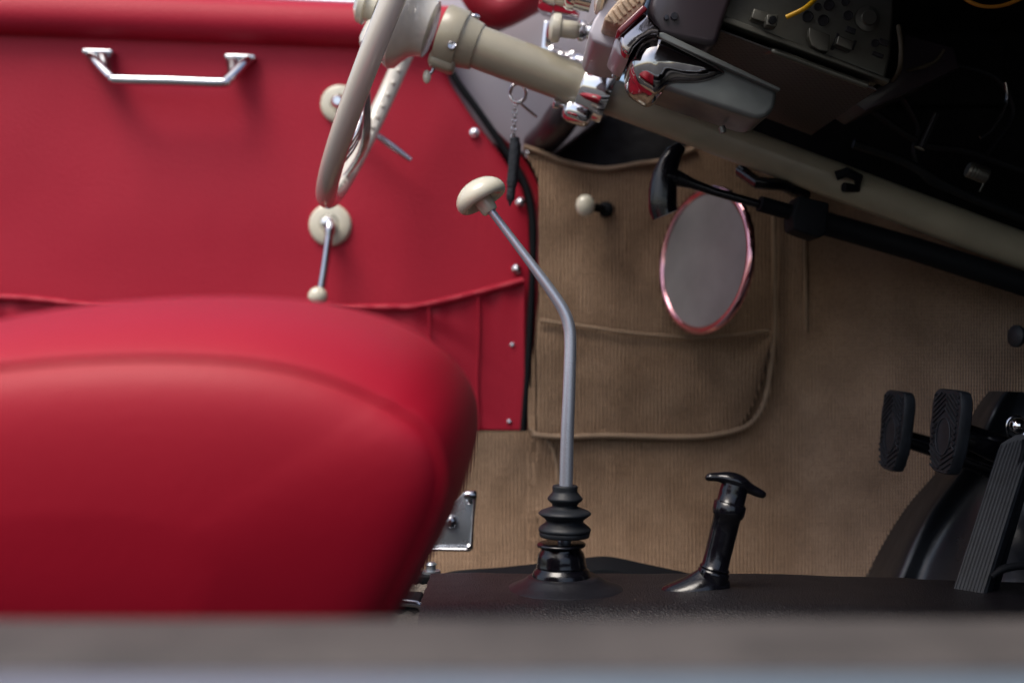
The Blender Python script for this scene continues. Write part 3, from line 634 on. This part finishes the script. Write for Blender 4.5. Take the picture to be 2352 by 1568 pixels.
# ================================================================== CENTRE TUNNEL
tun = thing('tunnel_cover', 'black grained vinyl cover over the centre tunnel under both levers', 'tunnel cover', P(1500, 1380, 1.1))
L1 = P(1290, 1380, 1.10); L2 = P(1615, 1385, 1.09)
XL = P(978, 1320, 1.1).x
def tz(x, y):
    z = -.2405 - .010*smooth01((x-.2)/.4)
    # cross section rounds off on both sides
    if y > 1.165: z -= .10*((y-1.165)/.075)**2.2
    if y < 1.045: z -= .17*((1.045-y)/.15)**2
    e = max(0, 1-((x-L1.x)**2+((y-L1.y)*1.15)**2)**.5/.072); z += .003*smooth01(e)
    e = max(0, 1-((x-L2.x)**2+((y-L2.y)*1.15)**2)**.5/.055); z += .006*smooth01(e)
    z += .0010*noise.noise(Vector((x*14, y*14, 2)))+.0005*noise.noise(Vector((x*50, y*50, 2)))
    return z
def tunf(u, v):
    x = XL + (.85-XL)*u**1.3; y = .86+.40*v
    if u == 0: x += 0.004*noise.noise(Vector((0, y*30, 0)))
    return Vector((x, y, tz(x, y)))
b = grid(tunf, lin(0, 1, 190), lin(0, 1, 110))
ge = bmesh.ops.extrude_face_region(b, geom=list(b.faces)); bmesh.ops.translate(b, verts=[e for e in ge['geom'] if isinstance(e, bmesh.types.BMVert)], vec=(.0, 0, -.006))
obj('vinyl_sheet', b, 'vinyl', tun, 60)
# fluffy carpet base left of the vinyl edge
def base(u, v):
    x = -.25+(.12+.25)*u; y = .93+.33*v
    return Vector((x, y, tz(x, y)-.0105+.0035*noise.noise(Vector((x*90, y*90, 7)))+.002*noise.noise(Vector((x*260, y*260, 3)))))
b = grid(base, lin(0, 1, 110), lin(0, 1, 70)); obj('carpet_base', b, 'fluff', tun, 180)

# dark rubber floor mat hump behind the tunnel
fm = []
q = catmull([(1000, 1322), (1053, 1310), (1140, 1304), (1228, 1295), (1346, 1281), (1404, 1279), (1482, 1295), (1580, 1316), (1640, 1330)], 5)
b = bmesh.new(); rows = []
for x, y in q: rows.append([b.verts.new(P(x, y, 1.34)), b.verts.new(P(x, y-1, 1.345)), b.verts.new(P(x, y+6, 1.36)), b.verts.new(P(x, 1420, 1.36)), b.verts.new(P(x, 1420, 1.30)), b.verts.new(P(x, y+30, 1.31))])
for a, c in zip(rows, rows[1:]):
    for k in range(6): b.faces.new((a[k], a[(k+1) % 6], c[(k+1) % 6], c[k]))
b.faces.new(rows[0]); b.faces.new(rows[-1][::-1])
tag(obj('floor_mat', b, 'black'), 'curled black floor mat edge rising behind the gear lever base', 'mat')

# ================================================================== GEAR LEVER
GD = 1.10
gl = thing('gear_lever', 'cranked steel gear lever with ivory mushroom knob and black bellows', 'gear lever', P(1292, 1370, GD))
sh = [(1126, 482), (1142, 503), (1180, 553), (1239, 631), (1274, 680), (1296, 716), (1307, 750), (1310, 793), (1307, 900), (1303, 1000), (1300, 1115), (1296, 1250)]
q = catmull(sh, 8); pts = [P(x, y, GD) for x, y in q]
def srad(y): return .0038+(.0060-.0038)*smooth01((y-480)/300)+.0006*smooth01((y-800)/300)
b = bmesh.new(); tube(b, pts, [srad(y) for x, y in q], 28); obj('shaft', b, 'steel', gl, 180)
b = bmesh.new(); tube(b, [P(1122, 476, GD), P(1129.5, 487, GD)], .0046, 20); obj('thread_collar', b, 'steel', gl)
sd1 = (P(1126, 482, GD)-P(1180, 553, GD)).normalized()
nb = P(1127, 487, GD)
kax = Vector((-.50, .10, .86)).normalized()
b = bmesh.new(); lathe(b, nb, (kax+sd1)*.5, [(0, .0068), (.0012, .0080), (.006, .0088), (.014, .0096), (.022, .0100)], 36); obj('knob_neck', b, 'ivory', gl)
kc = nb+((kax+sd1)*.5).normalized()*.013
b = bmesh.new(); lathe(b, kc, kax, [(h*.94, r*1.09) for h, r in [(.0030, .0095), (.0015, .0130), (-.0010, .0160), (-.0025, .0190), (-.0020, .0215), (.0005, .0232), (.0040, .0240), (.0080, .0236), (.0120, .0220), (.0160, .0190), (.0195, .0148), (.0220, .0095), (.0232, .0045), (.0236, .0005)]], 64)
kob = obj('knob', b, 'ivory', gl, 180)
def prof_px(rows, cx, k=.3906, y0=1041, d=GD):   # rows (z_y, z_halfwidth) measured on the enlarged crop
    return [((y*k), hw*k*d/K) for y, hw in rows]
rows = [(187, 60), (187, 71), (190, 74), (200, 75), (218, 73), (228, 75), (245, 90), (258, 101), (266, 104), (275, 100), (290, 82), (303, 74), (312, 76), (325, 110), (337, 142), (348, 155), (356, 154), (366, 142), (384, 116), (396, 110), (405, 113), (424, 137), (436, 151), (446, 155), (455, 153), (458, 147), (463, 150), (482, 148), (488, 144), (489, 60)]
by = P(0, 1041+187*.3906, GD).z
b = bmesh.new(); lathe(b, Vector((P(1298, 0, GD).x, GD, by)), (-.012, 0, -1), [((y-187)*.3906*GD/K, hw*.3906*GD/K) for y, hw in rows], 56); obj('bellows', b, 'rubber', gl, 60)
rows = [(525, 60), (523, 128), (526, 138), (531, 144), (538, 145), (544, 141), (550, 128), (558, 116), (566, 118), (585, 132), (605, 139), (630, 142), (655, 146), (663, 149), (668, 145), (673, 147), (684, 160), (700, 170), (720, 175), (745, 179), (775, 182), (800, 182)]
b = bmesh.new(); lathe(b, Vector((P(1289, 0, GD).x, GD, P(0, 1041+525*.3906, GD).z)), (0.01, 0, -1), [((y-525)*.3906*GD/K, hw*.3906*GD/K) for y, hw in rows], 56); obj('base_cup', b, 'gloss', gl, 60)
b = bmesh.new(); lathe(b, Vector((P(1290, 0, GD).x, GD, 0)), (0, 0, 1), [(-.262, .056), (-.2425, .056), (-.2405, .0535), (-.2388, .050), (-.2364, .044), (-.2336, .0385), (-.2305, .0345), (-.2285, .0315), (-.2285, .028)], 64)
for v in b.verts:
    if v.co.x > L1.x: v.co.x = L1.x+(v.co.x-L1.x)*1.12
obj('boot_flange', b, 'flange', gl, 60)

# ================================================================== SECOND LEVER (T handle)
D2 = 1.09
tl = thing('tunnel_lever', 'short black lever with flat T handle on the tunnel, right of gear lever', 'lever', P(1620, 1385, D2))
tdir = (P(1684, 1130, D2)-P(1640, 1310, D2)).normalized()
p0 = P(1638, 1318, D2)
def s2(v): return v*D2/K
b = bmesh.new(); lathe(b, p0, tdir, [(h_, r_*1.13) for h_, r_ in [(s2(-20), s2(34)), (0, s2(32)), (s2(6), s2(33)), (s2(10), s2(29)), (s2(14), s2(31)), (s2(20), s2(27)), (s2(60), s2(27)), (s2(100), s2(27.5)), (s2(136), s2(28)), (s2(138), s2(31)), (s2(146), s2(33)), (s2(166), s2(33)), (s2(169), s2(30)), (s2(171), s2(28)), (s2(196), s2(28)), (s2(212), s2(26)), (s2(214), s2(20))]], 40)
obj('lever_tube', b, 'gloss', tl, 60)
b = bmesh.new(); n = 26; hp = catmull([(1622, 1090, 6), (1628, 1093, 10), (1650, 1093, 12), (1676, 1098, 19), (1700, 1107, 20), (1722, 1119, 14), (1740, 1128, 12), (1754, 1134, 9), (1758, 1136, 4)], 4)
tube(b, [P(x, y+2, D2) for x, y, r in hp], [s2(r)*.92 for x, y, r in hp], 20, up=(0, 1, 0), sx=1.35); th = obj('t_handle', b, 'gloss', tl, 180)
b = bmesh.new(); lathe(b, P(1688, 1122, D2), tdir, [(s2(-16), s2(27)), (s2(-6), s2(28)), (s2(4), s2(24)), (s2(14), s2(12))], 32); obj('handle_boss', b, 'gloss', tl)
# base boot
b = bmesh.new(); secs = []
rowsb = [((1634, 1302), 25), ((1630, 1310), 30), ((1617, 1322), 50), ((1600, 1336), 72), ((1594, 1350), 80), ((1597, 1366), 80), ((1602, 1400), 82)]
n = 32; rings = []
for (x, y), r in rowsb:
    c = P(x, y, D2); rings.append([b.verts.new(c+Vector((math.cos(2*math.pi*k/n)*s2(r)*1.05, math.sin(2*math.pi*k/n)*s2(r)*.62, (.5 if y > 1320 else 0)*math.cos(2*math.pi*k/n)*s2(r)*.30*(1 if math.cos(2*math.pi*k/n) < 0 else .2)))) for k in range(n)])
for r0, r1 in zip(rings, rings[1:]):
    for k in range(n): b.faces.new((r0[k], r0[(k+1) % n], r1[(k+1) % n], r1[k]))
b.faces.new(rings[0]); b.faces.new(rings[-1]); obj('base_boot', b, 'gloss', tl, 60)
# ================================================================== PEDALS
def pedal(name, label, face_px, depth, wd, mat_='pedal', thick=.013, yaw=0):
    """pad facing rearwards (-X); outline face_px = (px of its far edge, top py, bottom py) at depth"""
    pass
def pad(name, label, pxc, pyc, d, wd, ht):
    c = P(pxc, pyc, d)
    t = thing(name, label, 'pedal', c+Vector((.02, 0, -ht/2)))
    ORG[t.name] = t.location.copy()
    # local frame: n = outward (towards the driver, -X, slightly up), s = sideways (+Y), u = up
    n_ = Vector((-1, -.10, .10)).normalized(); s_ = Vector((0, 1, 0)); s_ = (s_-n_*s_.dot(n_)).normalized(); u_ = s_.cross(n_); 
    if u_.z < 0: u_ = -u_
    b = bmesh.new(); out = []
    N = 72
    for k in range(N):
        a = 2*math.pi*k/N; cs, sn = math.cos(a), math.sin(a)
        e = 2/6.0
        X = wd/2*abs(cs)**e*(1 if cs > 0 else -1); Z = ht/2*abs(sn)**e*(1 if sn > 0 else -1)
        X *= 1-.30*smooth01((-Z/(ht/2)-.1)/.9)
        out.append((X, Z))
    rings = []
    for h, s in ((-.013, .93), (-.011, .99), (-.006, 1), (-.001, 1), (.001, .97), (.001, .93)):
        rings.append([b.verts.new(c+s_*X*s+u_*Z*s+n_*h) for X, Z in out])
    for r0, r1 in zip(rings, rings[1:]):
        for k in range(N): b.faces.new((r0[k], r0[(k+1) % N], r1[(k+1) % N], r1[k]))
    b.faces.new(rings[0]); b.faces.new(rings[-1])
    p = obj('pad', b, 'pedal', t, 35)
    # moulded chevron ribs and a centre oval
    b = bmesh.new()
    for side in (-1, 1):
        for k in range(-8, 12):
            z0 = k*ht/15
            pts = []
            for f in lin(0, 1, 9):
                X = side*f*wd*.47; Z = z0 - f*ht*.13 if k >= 0 else z0+f*ht*.13
                if k >= 0: Z = z0-f*ht*.22
                else: Z = z0+f*ht*.16
                lim = wd*.47*(1-.22*smooth01((-Z/(ht/2)-.1)/.9))
                if abs(Z) < ht*.46 and abs(X) < lim and (X/(wd*.27))**2+((Z+ht*.06)/(ht*.25))**2 > 1: pts.append(c+s_*X+u_*Z+n_*.0018)
                elif len(pts) > 1: break
                else: pts = []
            if len(pts) > 1: tube(b, pts, .0011, 6)
    pts = [c+s_*math.cos(a)*wd*.24+u_*(math.sin(a)*ht*.22-ht*.06)+n_*.0016 for a in lin(0, 2*math.pi*35/36, 36)]
    tube(b, pts, .0010, 6, closed=True)
    obj('tread', b, 'pedal', p)
    return t, c
clu, cc = pad('clutch_pedal', 'left rubber pedal pad with chevron tread, farther from the lens', 2048, 988, 1.32, .060, .094)
b = bmesh.new(); tube(b, [cc+Vector((.010, 0, -.008)), cc+Vector((.05, -.005, -.020)), cc+Vector((.20, -.01, -.075)), cc+Vector((.30, -.01, -.17))], [.0085, .0095, .011, .011], 14, sx=1.2); obj('arm', b, 'gloss', clu)
brk, bc = pad('brake_pedal', 'middle rubber pedal pad with chevron tread, beside the ribbed accelerator', 2170, 990, 1.20, .064, .090)
b = bmesh.new(); tube(b, [bc+Vector((.010, 0, 0)), bc+Vector((.05, -.002, -.016)), bc+Vector((.18, -.005, -.065)), bc+Vector((.28, -.005, -.16))], [.009, .011, .012, .012], 14, sx=1.4); obj('arm', b, 'gloss', brk)
b = bmesh.new(); tube(b, [bc+Vector((.012, .012, -.018)), bc+Vector((.14, .012, -.062))], .006, 12); obj('return_rod', b, 'gloss', brk)
# accelerator: long ribbed treadle
acc = thing('accelerator_pedal', 'long ribbed rubber accelerator treadle leaning back at the right edge', 'pedal', P(2240, 1345, 1.13))
aT = P(2342, 1000, 1.15); aB = P(2222, 1375, 1.12)
aw = Vector((.0135, -.010, .003)); an = (aT-aB).cross(aw).normalized()
if an.y > 0: an = -an
b = bmesh.new(); N = 12
prof = [(-1, -.006), (-1, .004)]
def treadle(lay, hw, bmx):
    pass
rows = []
for f in lin(0, 1, 26):
    c = aB+(aT-aB)*f; s = 1.0
    if f > .93: s = math.sqrt(max(.02, 1-((f-.93)/.07)**2))*.9+.1
    rows.append([b.verts.new(c+aw*(x*s)+an*h) for x, h in ((-1, -.012), (-1, .001), (-.9, .003), (.9, .003), (1, .001), (1, -.012))])
for r0, r1 in zip(rows, rows[1:]):
    for k in range(6): b.faces.new((r0[k], r0[(k+1) % 6], r1[(k+1) % 6], r1[k]))
b.faces.new(rows[0]); b.faces.new(rows[-1]); tre = obj('treadle', b, 'pedal', acc, 35)
b = bmesh.new()
for i in range(9):
    x = -.84+1.68*i/8
    tube(b, [aB+(aT-aB)*f+aw*x*(1 if f < .95 else .9)+an*.0032 for f in lin(0, .965-.02*abs(x), 10)], .0010, 6)
obj('tread', b, 'pedal', tre)
b = bmesh.new(); ball(b, P(2338, 978, 1.17), .0085); bl = obj('pivot_ball', b, 'chrome', acc)
b = bmesh.new(); c = P(2334, 980, 1.18); tube(b, [c+Vector((math.cos(t)*.0105, 0, math.sin(t)*.0115)) for t in lin(0, 2*math.pi*23/24, 24)], .0014, 8, closed=True); obj('pivot_ring', b, 'chrome2', acc)
b = prism([(2362, 1010), (2400, 1010), (2300, 1360), (2262, 1360)], 1.13, 1.135, 1.16, .002); obj('back_plate', b, 'black', acc)
b = bmesh.new(); tube(b, catmull([tuple(P(2278, 1324, 1.10)), tuple(P(2300, 1308, 1.10)), tuple(P(2330, 1300, 1.10)), tuple(P(2380, 1296, 1.10))], 5), [.003]*4+[.004]*12, 12); obj('heel_hinge', b, 'black', acc)

# black rubber heel mat rising onto the tunnel side
def hm(u, v):
    edge = catmull([(1950, 1400), (1990, 1322), (2030, 1245), (2085, 1160), (2150, 1085), (2205, 1010), (2235, 950), (2255, 918), (2272, 898)], 4)
    i = v*(len(edge)-1); i0 = int(min(i, len(edge)-2)); f = i-i0
    x0 = edge[i0][0]*(1-f)+edge[i0+1][0]*f; y0 = edge[i0][1]*(1-f)+edge[i0+1][1]*f
    x = x0+u*(2650-x0)*.9
    yy = y0+(u*u)*30; d = wall_d(x, yy) - .013 - .008*smooth01(u*30) - .042*math.exp(-((u-.12)/.07)**2)
    return P(x, y0+ (u*u)*30, d)
b = grid(hm, lin(0, 1, 80), lin(0, 1, 60))
M['mat'] = mat('ribbed_black_rubber_mat', (.012, .014, .018), .33, bump=('noise', 60, .0006), rvar=.06, vscale=20, spec=.6)
tag(obj('heel_mat', b, 'mat', smooth=180), 'large black rubber mat under the pedals with one bright curved edge', 'mat')
# dip switch button on the toe board
db = thing('dip_switch', 'small black foot button at the right edge above the pedals', 'switch', P(2352, 775, 1.30))
b = bmesh.new(); lathe(b, P(2338, 772, 1.30), (-1, -.3, .05), [(-.03, .004), (-.004, .005), (-.003, .009), (.0, .0128), (.004, .0128), (.006, .010), (.0065, .002)], 24); obj('button', b, 'rubber', db)

# ================================================================== SEAT HINGE PLATE AND RUNNER
hp_ = thing('hinge_plate', 'shiny metal plate with round bolt behind the edge of the seat', 'bracket', P(1040, 1265, 1.38))
b = prism([(960, 1262), (1082, 1265), (1093, 1131), (1064, 1130), (1020, 1172)], 1.38, 1.38, 1.384, .0012); pl = obj('plate', b, 'plate', hp_)
b = bmesh.new(); tube(b, [P(955, 1260, 1.374), P(1078, 1262, 1.374), P(1082, 1258, 1.374), P(1090, 1140, 1.374)], .0022, 10); obj('flange', b, 'chrome2', pl)
b = bmesh.new(); lathe(b, P(1036, 1197, 1.38), (0, -1, 0), [(0, .0088), (.003, .0085), (.006, .006), (.007, .001)], 24); obj('bolt', b, 'chrome2', hp_)
b = bmesh.new(); lathe(b, P(1078, 1150, 1.376), (0, -1, 0), [(0, .0045), (.003, .0042), (.005, .002)], 18); obj('rivet', b, 'chrome', hp_)
b = bmesh.new(); lathe(b, P(1078, 1256, 1.376), (0, -1, 0), [(0, .0045), (.003, .0042), (.005, .002)], 18); obj('rivet', b, 'chrome', hp_)
b = bmesh.new(); lathe(b, P(1080, 1136, 1.372), (1, 0, 0), [(-.008, .004), (-.006, .0055), (.006, .0055), (.008, .004)], 18); obj('pivot', b, 'chrome2', hp_)
rn = thing('seat_stop', 'small dark bolt and bracket between seat edge and tunnel', 'bracket', P(985, 1320, 1.2))
b = bmesh.new(); lathe(b, P(990, 1318, 1.2), (0, 0, 1), [(0, .010), (.004, .010), (.0045, .005), (.010, .005), (.0105, .0065), (.013, .004)], 16); obj('bolt', b, 'plate', rn)
b = box(P(972, 1326, 1.2), (.03, .03, .010), .002); obj('block', b, 'black', rn)
b = bmesh.new(); q = catmull([(850, 1384), (915, 1384), (950, 1386), (966, 1392), (974, 1410), (978, 1440)], 4)
tube(b, [P(x, y, 1.04) for x, y in q], .0016, 12, sx=2.0)
st = tag(obj('seat_runner', b, 'chrome2'), 'thin bent chrome rail end on the carpet left of the vinyl cover', 'seat rail')
b = prism([(850, 1388), (960, 1390), (972, 1440), (850, 1440)], 1.04, 1.045, 1.10, .002); tag(obj('runner_channel', b, 'black'), 'dark metal channel under the bent chrome rail', 'seat rail')

# ================================================================== PASSENGER SEAT BACK (very near the lens)
seat = thing('seat', 'large rounded red leather seat blurred in the near foreground', 'seat', P(300, 1500, .65))
SO = [(-420, 812), (-200, 790), (0, 736), (200, 700), (400, 683), (600, 682), (760, 698), (900, 736), (1000, 792), (1058, 860), (1086, 930), (1092, 1005), (1080, 1080), (1048, 1165), (1000, 1262), (946, 1360), (890, 1440), (820, 1560), (760, 1700), (700, 1900), (-420, 1900)]
top = catmull(SO[:-1], 6)
SD = .69
qq = [P(x, y, SD) for x, y in top]+[P(-420, 1900, SD), P(-600, 1700, SD), P(-640, 1300, SD), P(-600, 900, SD)]
cc_ = P(250, 1320, SD)
def ring_at(bm, y, off):
    r = []
    n = len(qq)
    y += .03
    for i, v in enumerate(qq):
        t = (qq[(i+1) % n]-qq[i-1]); t.y = 0; t.normalize(); nn = Vector((-t.z, 0, t.x))   # left normal
        if nn.dot(v-cc_) < 0: nn = -nn
        o_ = off*(.30+.70*smooth01((nn.z+.35)/1.35))
        r.append(bm.verts.new((v.x-nn.x*o_, y, v.z-nn.z*o_)))
    return r
b = bmesh.new()
secs = [(.515+.145*(1-math.cos(R(t))), .056*(1-math.sin(R(t)))) for t in (3, 8, 14, 20, 27, 34, 42, 50, 58, 66, 74, 82, 90)]+[(.72, .002), (.80, .006), (.88, .016), (.92, .032), (.935, .055)]
rings = [ring_at(b, y, o) for y, o in secs]
for r0, r1 in zip(rings, rings[1:]):
    for k in range(len(qq)): b.faces.new((r0[k], r0[(k+1) % len(qq)], r1[(k+1) % len(qq)], r1[k]))
def cap(ring, y2):
    prev = ring
    for s in (.96, .9, .8, .65, .5, .35, .2, .1):
        dy = 1-s*s
        cur = [b.verts.new((cc_.x+(v.co.x-cc_.x)*s, v.co.y+(y2-ring[0].co.y)*dy, cc_.z+(v.co.z-cc_.z)*s)) for v in ring]
        for k in range(len(ring)): b.faces.new((prev[k], prev[(k+1) % len(ring)], cur[(k+1) % len(ring)], cur[k]))
        prev = cur
    b.faces.new(prev)
    inner = [v for v in b.verts if v.index == -1 and abs(v.co.y-ring[0].co.y) > .0004 and min(y2, ring[0].co.y)-.002 < v.co.y < max(y2, ring[0].co.y)+.002]
    for _ in range(60): bmesh.ops.smooth_vert(b, verts=inner, factor=.5, use_axis_x=True, use_axis_y=True, use_axis_z=True)
cap(rings[0], .535); cap(rings[-1], .98)
sv = [v for v in b.verts if v.co.y < .67]
for _ in range(14): bmesh.ops.smooth_vert(b, verts=sv, factor=.5, use_axis_x=True, use_axis_y=True, use_axis_z=True)
for v in b.verts:
    if v.co.y < .72: v.co.y += .045*smooth01((-.0-v.co.z)/.26)*smooth01((.72-v.co.y)/.15)
obj('backrest', b, 'seat', seat, 180)
b2 = bmesh.new(); tmp = bmesh.new(); rg = ring_at(tmp, .5290, .0352); tube(b2, [v.co.copy() for v in rg], .0020, 10, closed=True); tmp.free()
for v in b2.verts: v.co.y += .045*smooth01((-.0-v.co.z)/.26)*smooth01((.72-v.co.y)/.15)
obj('piping', b2, 'seat', seat)

# ================================================================== NEAR DOOR SILL
sill = thing('door_sill', 'blurred grey door sill crossing the whole bottom foreground', 'sill', (0, .38, -.14))
b = box((0, .4085, -.1155), (1.6, .067, .016), .006); obj('carpet_edge', b, 'silltop', sill)
b = box((0, .369, -.1140), (1.6, .010, .012), .003); obj('rubber_seal', b, 'sillrub', sill)
b = box((0, .337, -.1165), (1.6, .052, .022), .005); obj('painted_edge', b, 'sillpaint', sill)
b = box((0, .38, -.235), (1.6, .09, .20), .005); obj('inner_wall', b, 'sillrub', sill)
